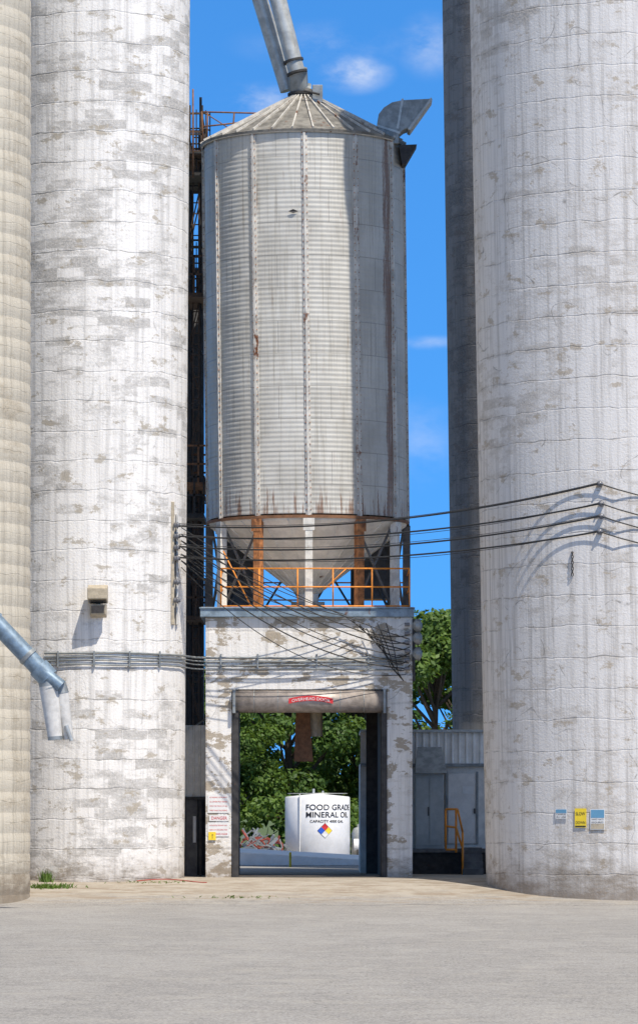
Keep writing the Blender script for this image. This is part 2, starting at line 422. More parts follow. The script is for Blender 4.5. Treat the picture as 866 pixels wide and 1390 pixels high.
mk('rusty_funnel',a+b,[(3,2,1,0),(4,5,6,7),(0,1,5,4),(1,2,6,5),(2,3,7,6),(3,0,4,7)],M['brownrail'],sp)
box('hanger',X(405,3),X(440,3),2.9,3.3,Z(968,3),top-.35,M['dark'],sp)

# hopper bin ------------------------------------------------------
binE=emp('steel_hopper_bin')
cy=3.; R=2.66; z0=9.55; z1=19.6; lean=-.0125; cxb=X(418,3)
pitch=.125; prof=[]
nz=int((z1-z0)/pitch)*4
for i in range(nz+1):
    z=z0+(z1-z0)*i/nz; prof.append((R+.0065*math.sin(2*math.pi*i/4),z))
revolve('corrugated_shell',prof,cxb,cy,96,M['bin'],binE,lean=lean,zl=z0,uR=2.7)
def bc(z): return cxb+lean*(z-z0)
ct=bc(z1); rp=[(R+.10,z1-.03),(R+.12,z1+.03),(.30,z1+1.36),(.30,z1+1.55)]
revolve('cone_roof',rp,ct,cy,48,M['roof'],binE,smooth=False)
parts=[]
for k in range(32):
    a=2*math.pi*(k+.5)/32
    parts.append(bar_vf((ct+(R+.11)*math.cos(a),cy+(R+.11)*math.sin(a),z1+.06),(ct+.3*math.cos(a),cy+.3*math.sin(a),z1+1.39),.035,.06))
merged('roof_ribs',parts,M['stiff'],binE)
tube('eave_angle',[(ct+(R+.06)*math.cos(2*math.pi*k/64),cy+(R+.06)*math.sin(2*math.pi*k/64),z1-.02) for k in range(65)],.03,M['stiff'],binE,8,False)
bolts=[];parts=[]
for k in range(12):
    a=-math.pi/2+2*math.pi*k/12+.012; ca,sa=math.cos(a),math.sin(a); tx,ty=-sa,ca
    r_=Vector((ca,sa,0)); t_=Vector((tx,ty,0))
    z=z0+.1
    while z<z1:
        for s in(-.055,.055):
            x=bc(z)+(R+.045)*ca+tx*s; y=cy+(R+.045)*sa+ty*s
            bolts.append(boxvf(x-.011,x+.011,y-.011,y+.011,z-.011,z+.011))
        z+=.19
    for w,ra,rb in ((.075,R+.0,R+.034),(.03,R+.034,R+.075)):
        vs=[]
        for z in (z0-.05,z1-.06):
            c=Vector((bc(z),cy,z))
            for s,r in ((-w,ra),(w,ra),(w,rb),(-w,rb)): vs.append(c+t_*s+r_*r)
        parts.append((vs,[(0,3,2,1),(4,5,6,7),(0,1,5,4),(1,2,6,5),(2,3,7,6),(3,0,4,7)]))
merged('vertical_stiffeners',parts,M['stiff'],binE)
merged('bolts',bolts,M['rust_st'],binE)
revolve('ring_beam',[(R+.05,z0-.12),(R+.07,z0-.12),(R+.07,z0-.04),(R+.02,z0-.04)],cxb,cy,96,M['brownrail'],binE,smooth=False)
revolve('hopper_cone',[(R+.02,z0-.06),(R-.02,z0-.16),(.28,z0-1.95),(.28,z0-2.35),(.01,z0-2.35)],cxb,cy,48,M['cone'],binE,smooth=False)
parts=[]
for k in range(24):
    a=2*math.pi*(k+.25)/24
    parts.append(bar_vf((cxb+(R-.02)*math.cos(a),cy+(R-.02)*math.sin(a),z0-.17),(cxb+.29*math.cos(a),cy+.29*math.sin(a),z0-1.96),.03,.03))
merged('hopper_seams',parts,M['cone'],binE)
ptop=top+.262
legs=emp('legs'); legs.parent=binE
for k in range(12):
    a=-math.pi/2+2*math.pi*k/12+.012; r_=Vector((math.cos(a),math.sin(a),0)); t_=Vector((-math.sin(a),math.cos(a),0))
    vs=[]
    for z in (ptop,z0-.13):
        c=Vector((cxb,cy,z))
        for s,r in ((-.10,R-.11),(.10,R-.11),(.10,R+.09),(-.10,R+.09)): vs.append(c+t_*s+r_*r)
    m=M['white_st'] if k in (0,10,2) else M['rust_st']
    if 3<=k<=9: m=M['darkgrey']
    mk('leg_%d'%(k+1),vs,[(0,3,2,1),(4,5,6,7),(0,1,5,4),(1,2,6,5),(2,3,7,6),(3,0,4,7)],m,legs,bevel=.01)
    c=Vector((cxb,cy,ptop))+r_*(R-.01)
    box('foot_%d'%(k+1),c.x-.17,c.x+.17,c.y-.17,c.y+.17,ptop-.002,ptop+.03,M['rust_st'],legs,0)
    if k in(11,0,1,2,10):
        c=Vector((cxb,cy,0))+r_*(R+.095)
        merged('gusset_%d'%(k+1),[bar_vf((c.x,c.y,z0-.13),(c.x,c.y,z0-.45),.30,.012,up=r_)],M['rust_st'] if k%2 else M['white_st'],legs)
parts=[]
for k in range(12):
    if k in (0,11): continue
    a=-math.pi/2+2*math.pi*k/12; b=a+2*math.pi/12
    pa=(cxb+(R-.1)*math.cos(a),cy+(R-.1)*math.sin(a)); pb=(cxb+(R-.1)*math.cos(b),cy+(R-.1)*math.sin(b))
    parts.append(bar_vf((*pa,ptop+.1),(*pb,z0-.25),.05)); parts.append(bar_vf((*pa,z0-.25),(*pb,ptop+.1),.05))
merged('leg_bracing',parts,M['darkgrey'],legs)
box('slide_gate',cxb-.45,cxb+.45,cy-.45,cy+.45,z0-2.36,z0-2.2,M['galvdk'],binE)
box('shadow_shroud_left',X(298,5),X(345,5),4.6,5.3,ptop+.3,z0-.3,M['darkgrey'],binE)  # added dark box filling in the shadowy area behind the legs
box('shadow_shroud_right',X(484,5),X(532,5),4.6,5.3,ptop+.5,z0-.3,M['darkgrey'],binE)  # matching added box, a dark backing right of the cone

rail=emp('platform_railing'); parts=[]
zt=[Z(772,.0),Z(797,.0),Z(823,0)]
xr0,xr1=X(300),X(556)
for z in zt: parts.append(tube_vf([(xr0,-.05,z),(xr1,-.05,z)],.02,8))
for z in zt[:2]:
    parts.append(tube_vf([(xr1,-.05,z),(xr1,6,z)],.02,8)); parts.append(tube_vf([(xr0,-.05,z),(xr0,6,z)],.02,8)); parts.append(tube_vf([(xr0,6.1,z),(xr1,6.1,z)],.02,8))
for px in (300,352,404,452,505,556): parts.append(tube_vf([(X(px),-.05,ptop),(X(px),-.05,zt[0])],.02,8))
parts.append(tube_vf([P(303,748,-.05),P(340,822,-.05)],.018,8)); parts.append(tube_vf([P(440,800,-.05),P(470,772,-.05)],.015,8))
merged('rails_and_posts',parts,M['orange'],rail,True)

pipes=emp('grain_spout_pipes')
tube('front_pipe',[P(403,98,2.6),P(374,-15,2.6),P(312,-250,2.6)],.225,M['galv'],pipes,24)
tube('rear_pipe',[P(391,122,3.3),P(349,-15,3.3),P(276,-250,3.3)],.215,M['galv'],pipes,24)
tube('transition',[P(404,92,2.7),P(405,118,2.9),(ct,cy,z1+1.5)],[.26,.27,.30],M['galvdk'],pipes,24)
for (px,py) in ((403,98),(398,82)):
    d=Vector(P(403,98,2.6))-Vector(P(374,-15,2.6)); d.normalize(); c=Vector(P(px,py,2.6))
    tube('flange',[c-d*.03,c+d*.03],.28,M['dark'],pipes,24)
tube('collar_flange',[(ct,cy,z1+1.40),(ct,cy,z1+1.46)],.42,M['dark'],pipes,24)
box('inspection_box',P(424,0,2.5)[0],P(438,0,2.5)[0],2.3,2.8,Z(140,2.5),Z(116,2.5),M['galvdk'],pipes)
tube('gate_handle',[P(412,122,2.2),P(434,127,2.2)],.03,M['dark'],pipes,8)

vent=emp('gooseneck_roof_vent')
def prism(name,pts,y0,y1,mat,par,bev=.01):
    n=len(pts); V=[(X(a,y0),y0,Z(b,y0)) for a,b in pts]; V+=[(v[0],y1,v[2]) for v in V]
    Fc=[tuple(range(n))[::-1],tuple(range(n,2*n))]+[(i,(i+1)%n,n+(i+1)%n,n+i) for i in range(n)]
    return mk(name,V,Fc,mat,par,bevel=bev)
prism('neck',[(514,192),(512,166),(514,154),(521,145),(532,138),(546,135),(584,133),(563,161),(556,172),(548,175),(542,180),(541,194)],1.7,2.4,M['galvdk'],vent)
prism('mouth_flange',[(585,131),(587,134),(557,176),(553,174)],1.64,2.46,M['galv'],vent)
prism('neck_seam',[(512,168),(543,178),(543,181),(512,171)],1.68,2.42,M['galv'],vent,0)
prism('elbow_seam',[(545,133),(548,133),(541,174),(538,173)],1.68,2.42,M['galv'],vent,0)
prism('lower_hood',[(541,196),(566,195),(551,221),(546,222)],1.9,2.6,M['dark'],vent)

pl=emp('bin_number_plate')
x,y=surf(398,(bc(17),3.,R),0); zc=Z(286,y-.05)
mk('diamond',[(x-.13,y-.045,zc),(x,y-.06,zc-.055),(x+.13,y-.045,zc),(x,y-.06,zc+.055)],[(0,1,2,3)],M['ink'],pl)

# ---------------------------------------------------------------- elevator tower behind/left
tw=emp('elevator_ladder_tower'); parts=[]; pb_=[]
tx0,tx1,ty0,ty1=X(256,6),X(273,6),5.6,6.8
for x in(tx0,tx1):
    for y in(ty0,ty1): parts.append(bar_vf((x,y,0),(x,y,Z(135,6)),.07))
z=1.;k=0
while z<20.3:
    for y in(ty0,ty1):
        parts.append(bar_vf((tx0,y,z),(tx1,y,z),.05)); pb_.append(bar_vf((tx0 if k%2 else tx1,y,z),(tx1 if k%2 else tx0,y,z+1.5),.035))
    parts.append(bar_vf((tx1,ty0,z),(tx1,ty1,z),.05)); parts.append(bar_vf((tx1,ty0,z),(tx1,ty1,z+1.5),.035))
    z+=1.5;k+=1
merged('lattice',parts,M['dark'],tw); merged('lattice_braces',pb_,M['brace'],tw)
box('elevator_leg',X(246,7),X(262,7),6.9,7.5,0,Z(245,7),M['dark'],tw)
box('elevator_leg_lower',X(258,8),X(277,8),7.6,8.2,0,Z(410,8),M['darkgrey'],tw)
parts=[]
for zz in np.arange(.5,20.5,.3): parts.append(bar_vf((X(262,5.4),5.4,zz),(X(270,5.4),5.4,zz),.03))
for px in(262,270): parts.append(bar_vf((X(px,5.4),5.4,.2),(X(px,5.4),5.4,20.5),.04))
merged('ladder',parts,M['brace'],tw)
parts=[]
for (za,zb_) in ((Z(400,4.8),Z(330,4.8)),(Z(238,4.8),Z(150,4.8))):
    cx_=X(267,4.8); zz=za
    while zz<=zb_:
        parts.append(tube_vf([(cx_+.36*math.cos(t),4.95+.38*math.sin(t),zz) for t in [math.pi+math.pi*i/8 for i in range(9)]],.022,6)); zz+=.42
    for i in range(0,9,2):
        t=math.pi+math.pi*i/8; parts.append(bar_vf((cx_+.36*math.cos(t),4.95+.38*math.sin(t),za),(cx_+.36*math.cos(t),4.95+.38*math.sin(t),zb_),.03))
merged('ladder_cage',parts,M['dark'],tw)
for (py,p0,p1,m) in ((238,250,277,'dark'),(210,252,275,'brace'),(402,253,277,'brace'),(658,250,291,'brownrail'),(700,252,278,'dark'),(838,254,280,'brace')):
    zz=Z(py,5); xa,xb=X(p0,5),X(p1,5)
    pf=[boxvf(xa,xb,4.2,6.9,zz-.12,zz)]
    for h in(.5,1.0):
        pf.append(bar_vf((xa,4.2,zz+h),(xb,4.2,zz+h),.05)); pf.append(bar_vf((xb,4.2,zz+h),(xb,6.9,zz+h),.05)); pf.append(bar_vf((xa,6.9,zz+h),(xb,6.9,zz+h),.05))
    for x in(xa,(xa+xb)/2,xb): pf.append(bar_vf((x,4.2,zz),(x,4.2,zz+1.02),.05)); pf.append(bar_vf((x,6.9,zz),(x,6.9,zz+1.02),.05))
    merged('landing',pf,M[m],tw)
wk=emp('roof_walkway_railing'); pf=[]
for a,b in (((274,151),(356,153)),((276,171),(322,166)),((262,120),(262,240)),((274,150),(276,195)),((318,152),(316,178)),((282,151),(281,190)),((352,153),(345,166))):
    pf.append(tube_vf([P(*a,3.4),P(*b,3.4)],.022,8))
pf.append(tube_vf([P(276,151,3.4),P(318,178,3.4)],.015,8))
merged('handrail',pf,M['brownrail'],wk,True)

# ---------------------------------------------------------------- annex left
an=emp('siding_annex')
ribbed('siding',X(200,2),bx0-.01,1.6,Z(1083,1.6),Z(985,1.6),.16,.025,M['annex'],an)
mk('lean_roof_slope',[P(240,1000,1.5),P(279,975,1.5),(X(279,1.5),4.2,Z(972,1.5)),(X(240,1.5),4.2,Z(997,1.5))],[(0,1,2,3)],M['galvdk'],an)
box('door_header',X(200,2),bx0-.01,1.5,1.6,Z(1086,1.6),Z(1082,1.6),M['dark'],an,0)
box('back_wall',X(200,2),bx0-.01,3.2,3.3,-.2,Z(990,2),M['dark'],an,0)
box('door_leaf',X(252,1.7),X(268,1.7),1.7,1.76,-.05,Z(1086,1.7),M['darkgrey'],an)
box('door_post',X(270,1.6),X(274,1.6),1.55,1.65,-.05,Z(1086,1.6),M['dark'],an)
box('cream_panel',X(262,1.65),X(266,1.65),1.66,1.69,.9,1.6,M['signw'],an)

# ---------------------------------------------------------------- low building right
lb=emp('low_utility_building'); y=7.
ribbed('fascia_siding',X(562,y)-1.5,8.5,y-.05,Z(1037,y),Z(995,y),.2,.03,M['fascia'],lb)
box('eave_cap',X(562,y)-1.5,8.5,y-.18,y+4,Z(995,y)+.002,Z(991,y),M['galv'],lb,.01)
box('gutter',X(562,y)-1.5,8.5,y-.16,y-.04,Z(1039,y)-.05,Z(1037,y)-.002,M['galvdk'],lb,.01)
box('front_wall',X(562,y)-1.5,8.5,y,y+4,-.2,Z(1037,y),M['annex'],lb,0)
box('door_leaf',X(608,y),X(646,y),y-.045,y-.002,Z(1146,y),Z(1050,y),M['door'],lb)
box('door_frame_l',X(605,y),X(608,y)-.003,y-.07,y-.002,Z(1146,y),Z(1048,y),M['galvdk'],lb,0)
box('door_frame_r',X(646,y)+.003,X(649,y),y-.07,y-.002,Z(1146,y),Z(1048,y),M['galvdk'],lb,0)
box('wall_sign',X(628,y),X(642,y),y-.06,y-.048,Z(1078,y),Z(1068,y),M['signw'],lb,0)
box('door_knob_plate',X(643,y),X(645,y),y-.08,y-.046,Z(1105,y),Z(1098,y),M['dark'],lb,0)
box('loading_platform',bx1+.02,8,5.3,y-.01,-.2,Z(1158,5.3),M['dark'],lb,.02)
box('platform_deck',bx1+.01,8,5.2,y-.01,Z(1158,5.3)+.002,Z(1153,5.3),M['darkgrey'],lb,0)
st=[]
for i in range(4): st.append(boxvf(X(628,4),X(656,4),3.9+.3*i,5.19,-.1,.19*(i+1)-.02))
merged('steps',st,M['darkgrey'],lb)
cab=emp('electrical_cabinet'); y=6.
box('body',X(563,y),X(602,y),y-.2,y+.4,Z(1153,y),Z(1052,y),M['cab'],cab,.02)
box('left_door',X(565,y),X(582,y),y-.225,y-.202,Z(1148,y),Z(1057,y),M['cab'],cab,.008)
box('right_door',X(583,y),X(600,y),y-.225,y-.202,Z(1148,y),Z(1057,y),M['cab'],cab,.008)
box('handle',X(580.5,y),X(582,y),y-.26,y-.226,Z(1108,y),Z(1096,y),M['dark'],cab,0)
mk('rain_hood',[(X(563,y),y-.45,Z(1050,y)),(X(606,y),y-.45,Z(1050,y)),(X(600,y),y+.4,Z(1014,y)),(X(567,y),y+.4,Z(1014,y)),(X(563,y),y+.45,Z(1050,y)),(X(606,y),y+.45,Z(1050,y))],[(0,1,2,3),(1,5,2),(0,3,4),(4,3,2,5),(0,4,5,1)],M['galvdk'],cab)
hr=emp('orange_stair_railing'); y=4.1; pf=[]
for a,b in (((605,1099),(621,1099)),((605,1099),(605,1153)),((621,1099),(628,1130)),((628,1130),(628,1190)),((605,1122),(619,1124)),((619,1124),(627,1150)),((619,1100),(619,1158)),((605,1154),(619,1154))):
    pf.append(tube_vf([P(*a,y),P(*b,y)],.03,8))
merged('rail_tubes',pf,M['orange'],hr,True)

# ---------------------------------------------------------------- wall signs
def sign(name,px0,px1,py0,py1,y,lines,bgm,ink,header=None,onsilo=None,footer=None,tw_=.84):
    e=emp(name)
    if onsilo:
        c,n=surfpt((px0+px1)/2,(py0+py1)/2,onsilo,-.0185,.03)
        t=Vector((0,0,1)).cross(n).normalized(); w=(px1-px0)*(D+c.y)/F; h=(py1-py0)*(D+c.y)/F; w/=max(.5,abs(t.x))
    else:
        n=Vector((0,-1,0)); t=Vector((1,0,0)); w=(px1-px0)*(D+y)/F; h=(py1-py0)*(D+y)/F
        c=Vector((X((px0+px1)/2,y),y,Z((py0+py1)/2,y)))
    up=Vector((0,0,1))
    def q(nm,u0,u1,v0,v1,off,m):
        vs=[]
        for o in (off,off-.012):
            for u,v in((u0,v0),(u1,v0),(u1,v1),(u0,v1)): vs.append(c+t*(u-.5)*w+up*(v-.5)*h+n*o)
        mk(nm,vs,[(0,1,2,3),(7,6,5,4),(0,4,5,1),(1,5,6,2),(2,6,7,3),(3,7,4,0)],m,e)
    q('plate',0,1,0,1,.0,bgm)
    topv=1.
    if header: q('header',.04,.96,1-header[0],.97,.004,header[1]); topv=1-header[0]
    if footer: q('footer',.04,.96,.03,footer[0],.004,footer[1])
    n0=len(lines); lo=footer[0] if footer else .05
    for i,(s) in enumerate(lines):
        v,f=text_vf(s,1,.0)
        if not v: continue
        a=max(p[0] for p in v); hh=(topv-lo)/n0
        sx=w*tw_/a; sy=min(h*hh*.8,sx*1.3)
        base=lo+(n0-1-i)*hh+hh*.2
        mk('line_%d'%(i+1),[c+t*(-.5*tw_*w+p[0]*sx)+up*((base-.5)*h+p[1]*sy)+n*.006 for p in v],f,ink,e)
sign('red_notice_sign',282,311,1079,1104,-.02,['NO SMOKING ON PROPERTY','ALL DRIVERS MUST REMAIN','WITH THE TRUCK AT ALL','TIMES WHILE UNLOADING'],M['signw'],M['red'])
sign('danger_sign',284,311,1107,1115,-.02,['DANGER'],M['signw'],M['red'],tw_=.8)
sign('rules_sign',282,311,1117,1136,-.02,['AUTHORIZED PERSONS ONLY','HARD HATS REQUIRED HERE','KEEP HANDS CLEAR'],M['signw'],M['red'])
sign('yellow_caution_sign',283,293,1130,1141,-.04,['!'],M['yellow'],M['ink'],tw_=.2)
sign('notice_sign',755,770,1099,1112,0,['CAMERAS','IN USE'],M['signw'],M['ink'],header=(.4,M['skyb']),onsilo=RR)
sign('slow_down_sign',781,796,1098,1124,0,['SLOW','DOWN'],M['yellow'],M['ink'],onsilo=RR,footer=(.10,M['ink']))
sign('hard_hat_sign',802,821,1099,1127,0,['HARD HATS','REQUIRED'],M['signw'],M['ink'],header=(.42,M['skyb']),onsilo=RR,footer=(.3,M['tan']))

# ---------------------------------------------------------------- floodlight on left silo
fl=emp('floodlight')
c,n=surfpt(134,815,RL,.0066,0)
x,y,z=c
box('bracket',x-.06,x+.06,y-.22,y+.02,z-.25,z+.25,M['tan'],fl)
hw=.25
vs=[(x-hw,y-.2,z+.38),(x+hw,y-.2,z+.38),(x+hw,y-.66,z+.28),(x-hw,y-.66,z+.28),(x-hw,y-.2,z-.10),(x+hw,y-.2,z-.10),(x+hw,y-.66,z-.0),(x-hw,y-.66,z-.0)]
mk('housing',vs,[(0,1,2,3)[::-1],(4,5,6,7),(0,1,5,4),(1,2,6,5),(2,3,7,6),(3,0,4,7)],M['tan'],fl,bevel=.02)
mk('lens_face',[(x-hw+.03,y-.24,z-.10),(x+hw-.03,y-.24,z-.10),(x+hw-.03,y-.6,z-.02),(x-hw+.03,y-.6,z-.02)],[(0,1,2,3)],M['glass'],fl)
vs=[(x-.2,y-.18,z-.11),(x+.22,y-.18,z-.11),(x+.2,y-.5,z-.13),(x-.2,y-.5,z-.13),(x-.2,y-.18,z-.46),(x+.22,y-.18,z-.46),(x+.2,y-.42,z-.38),(x-.2,y-.42,z-.38)]
mk('lower_lamp_body',vs,[(3,2,1,0),(4,5,6,7),(0,1,5,4),(1,2,6,5),(2,3,7,6),(3,0,4,7)],M['tan'],fl,bevel=.02)
mk('lower_glass',[(x-.16,y-.505,z-.16),(x+.16,y-.505,z-.16),(x+.16,y-.435,z-.35),(x-.16,y-.435,z-.35)],[(0,3,2,1)],M['glass'],fl)

# ---------------------------------------------------------------- conduits
cd=emp('wall_conduits')
for i,py in enumerate((887,892,897,903)):
    pts=[]; zc=Z(py,-2.6)
    for px in list(range(62,247,8)):
        p,n=surfpt(px,py,RL,.0066,.05); p.z=zc+.012*math.sin(px*.05+i); pts.append(p)
    pts.append(Vector((X(262,-.3),-.35,zc-.01))); pts.append(Vector((X(282),-.06,zc-.02)))
    for px in (330,400,470,545): pts.append(Vector((X(px),-.06,zc-.02+random.uniform(-.02,.02))))
    tube('conduit_%d'%(i+1),pts,.019 if i else .028,M['galvdk'],cd,8)
pf=[]
for px in (80,128,175,215):
    p,n=surfpt(px,895,RL,.0066,.06); pf.append(boxvf(p.x-.02,p.x+.02,p.y-.03,p.y+.08,p.z-.2,p.z+.2))
for px in (300,350,430,500): pf.append(boxvf(X(px)-.02,X(px)+.02,-.09,.0,Z(909),Z(888)))
merged('strut_clips',pf,M['galvdk'],cd)

rk=emp('insulator_rack')
box('rack_bar',X(234,-1),X(238,-1),-1.75,-1.55,Z(850,-1),Z(684,-1),M['tan'],rk)
box('rack_bar_2',X(240,-1),X(243,-1),-1.6,-1.45,Z(850,-1),Z(700,-1),M['conc'],rk)
ins=[]
for py in (713,728,743,758,790,815): ins.append(tube_vf([P(236,py,-1.75),P(245,py,-1.75)],[.07,.05],10)); ins.append(tube_vf([P(240,py,-1.75),P(242,py,-1.75)],.09,10))
merged('insulators',ins,M['porc'],rk,True)

wr=emp('power_cables')
right=[(815,657),(817,684),(817,701),(815,722)]; left=[(244,714),(244,728),(244,742),(245,757)]
insr=emp('silo_insulators'); iv=[]
for i,((rx,ry),(lx,ly)) in enumerate(zip(right,left)):
    p,n=surfpt(rx,ry,RR,-.0185,.12); q=Vector(P(lx,ly,-1.8))
    tube('cable_%d'%(i+1),sag(q,p,[.38,.34,.36,.30][i],28),.021,M['black'],wr,8)
    q2=q+Vector((0,.02,.06)); tube('messenger_%d'%(i+1),sag(q2,p+Vector((0,0,.03)),[.34,.40,.30,.36][i]+.05,28),.008,M['dark'],wr,6)
    e,n2=surfpt(862,ry+14,RR,-.0185,.04); e2,n3=surfpt(905,ry+26,RR,-.0185,.04)
    tube('tail_%d'%(i+1),[p,p.lerp(e,.5)-Vector((0,.08,.02)),e,e2],.016,M['black'],wr,8)
    b,_=surfpt(rx,ry,RR,-.0185,-.02)
    iv.append(tube_vf([b,p+n*.06],.025,8))
    for k in(.35,.65,.95): c=b.lerp(p,k); iv.append(tube_vf([c-n*.015,c+n*.015],.07,12))
merged('insulator_stack',iv,M['porc'],insr,True)
hk=emp('hanging_hook'); p,n=surfpt(778,750,RR,-.0185,.05); p2,_=surfpt(778,782,RR,-.0185,.05)
pf=[]
for i in range(8):
    c=p.lerp(p2,(i+.5)/8); h=(p.z-p2.z)/8*.62
    r=[(c.x+.028*math.cos(a)*(1 if i%2 else .4),c.y+.028*math.cos(a)*(.4 if i%2 else 1),c.z+h*math.sin(a)) for a in [k*math.pi/4 for k in range(9)]]
    pf.append(tube_vf(r,.010,6,False))
pf.append(tube_vf([p,(p.x,p.y+.1,p.z)],.03,8))
merged('chain',pf,M['dark'],hk,True)

sd=emp('service_drop_wires')
ends=[(556,868),(557,876),(557,884),(556,892),(555,900),(553,908),(551,916)]
for i,(ex,ey) in enumerate(ends):
    a=P(246,716+i*9,-1.8); b=P(ex,ey,-.15)
    tube('drop_%d'%(i+1),sag(a,b,.2+.09*i+random.uniform(-.05,.1),22),.012+.003*(i%3),M['black'],sd,6)
for i in range(6):
    a=P(470+9*i,838+5*i,-.3); b=P(557,862+8*i,-.12)
    tube('loop_%d'%(i+1),sag(a,b,.22+.05*i,12),.014,M['black'],sd,6)
for i in range(3):
    pts=[Vector(P(500+12*i,846,-.25)),Vector(P(515+10*i,870+6*i,-.3)),Vector(P(530+5*i,905+4*i,-.2)),Vector(P(548,925,-.1))]
    tube('tail_loop_%d'%(i+1),pts,.012,M['black'],sd,6)
for i in range(4):
    tube('long_span_%d'%(i+1),sag(P(248,735+9*i,-1.8),P(470+10*i,835+4*i,-.3),.15+.1*i,14),.011,M['black'],sd,6)
mt=emp('service_meter_insulators')
for i,py in enumerate((850,867,888)):
    c=Vector(P(566,py,.1)); tube('disc_%d'%(i+1),[c+Vector((-.1,-.12,0)),c+Vector((-.02,-.14,0)),c+Vector((.06,-.14,0)),c+Vector((.12,-.13,0))],[.10,.18,.18,.08],M['galvdk'],mt,18)
box('mount_bar',bx1+.001,bx1+.07,-.1,.15,Z(925),Z(840),M['dark'],mt)
for i,py in enumerate((848,860,872,884,896,908)):
    tube('knob_%d'%(i+1),[P(549,py,-.16),P(556,py,-.16)],.05,M['porc'],mt,10)

# ---------------------------------------------------------------- loading spout lower left
ls=emp('truck_loading_spout'); y=-12.
tube('auger_tube',[P(-110,735,y),P(62,917,y)],.21,M['bluepipe'],ls,24)
tube('band_1',[P(36,889,y),P(40,893,y)],.235,M['galvdk'],ls,24)
tube('band_2',[P(52,906,y),P(66,921,y)],.25,M['bluepipe'],ls,24)
tube('head_pipe',[P(58,912,y-.1),P(83,932,y-.1)],.15,M['bluepipe'],ls,20)
tube('cuff_left',[P(62,918,y),P(67,936,y)],[.2,.22],M['galvdk'],ls,20)
tube('chute_left',[P(66,932,y),P(75,1002,y)],[.22,.17],M['conc'],ls,20)
tube('cuff_right',[P(80,926,y+.1),P(84,942,y+.1)],[.15,.17],M['galvdk'],ls,20)
tube('chute_right',[P(83,938,y+.1),P(93,1004,y+.1)],[.165,.12],M['conc'],ls,20)
tube('chute_lip',[P(90,985,y-.05),P(97,1006,y-.05)],[.05,.05],M['galv'],ls,10)
tube('chute_mouth',[P(75,1000,y),P(75.4,1005,y)],[.175,.175],M['galvdk'],ls,20)
tube('support_strut',[P(0,835,y+.1),P(-60,900,y+4)],.05,M['bluepipe'],ls,10)

# ---------------------------------------------------------------- beyond the tunnel
tk=emp('mineral_oil_tank'); y=45.; k_=(D+y)/125.; cxt=X(431,y); Rt=X(475,y)-cxt; zt_=Z(1082,y)
revolve('tank_shell',[(.01,.0),(Rt-.05,.0),(Rt,.05),(Rt,zt_-.04),(Rt-.04,zt_),(.05,zt_+.12)],cxt,y,64,M['white'],tk)
a=math.radians(-122); tube('seam_pipe',[(cxt+(Rt+.03)*math.cos(a),y+(Rt+.03)*math.sin(a),.1),(cxt+(Rt+.03)*math.cos(a),y+(Rt+.03)*math.sin(a),zt_+.1)],.02,M['signw'],tk,8)
tube('fill_pipe',[(cxt-.15,y,zt_),(cxt-.15,y,zt_+.3)],.05,M['galv'],tk,8)
tube('fill_pipe_2',[(cxt+.2,y-.2,zt_),(cxt+.2,y-.2,zt_+.22)],.04,M['galv'],tk,8)
tube('rim_rail',[(cxt+(Rt-.1)*math.cos(k*math.pi/16),y+(Rt-.1)*math.sin(k*math.pi/16),zt_+.12) for k in range(33)],.012,M['galv'],tk,6,False)
def ontank(u,zv,off=.012):
    a=-math.pi/2+u/Rt; return (cxt+(Rt+off)*math.cos(a),y+(Rt+off)*math.sin(a),zv)
def tank_text(s,u0,zv,size,bold=.003):
    v,f=text_vf(s,size*k_,bold); mk('lettering_'+s.split()[0].lower(),[ontank(u0+p[0]*1.08,zv+p[1]) for p in v],f,M['ink'],tk)
u0=Rt*math.asin((X(415,y)-cxt)/Rt)
tank_text('FOOD GRADE',u0,Z(1100,y),.255); tank_text('MINERAL OIL',u0,Z(1110,y),.255)
tank_text('CAPACITY 4000 GAL',u0+.17,Z(1117,y),.12,.002)
uc=Rt*math.asin((X(441,y)-cxt)/Rt); zc=Z(1128,y); s=.24*k_
for nm,(du,dz),m in (('nfpa_red',(0,.5),'red'),('nfpa_blue',(-.5,0),'blue'),('nfpa_yellow',(.5,0),'yellow'),('nfpa_white',(0,-.5),'signw')):
    cu,cz=uc+du*s,zc+dz*s; h=s*.48
    mk(nm,[ontank(cu-h,cz,.02),ontank(cu,cz-h,.02),ontank(cu+h,cz,.02),ontank(cu,cz+h,.02)],[(0,1,2,3)],M[m],tk)
mk('nfpa_border',[ontank(uc-s*1.04,zc,.01),ontank(uc,zc-s*1.04,.01),ontank(uc+s*1.04,zc,.01),ontank(uc,zc+s*1.04,.01)],[(0,1,2,3)],M['ink'],tk)
cb=emp('concrete_barrier'); y=22.
vs=[(X(318,y),y,0),(X(505,y),y,0),(X(505,y),y+1.5,0),(X(318,y),y+1.5,0),(X(318,y),y-.0,Z(1157,y)),(X(505,y),y,Z(1168,y)),(X(505,y),y+1.5,Z(1163,y)),(X(318,y),y+1.5,Z(1152,y))]
mk('wall',vs,[(0,3,2,1),(4,5,6,7),(0,1,5,4),(1,2,6,5),(2,3,7,6),(3,0,4,7)],M['white'],cb,bevel=.03)
bo=emp('yellow_bollard'); tube('post',[P(394,1178,14),P(394,1159,14)],.035,M['yellow'],bo,12); tube('cap',[P(394,1159,14),P(394,1157.5,14)],[.04,.02],M['yellow'],bo,12)
sc_=emp('scrap_machinery'); pf=[]; pr=[]
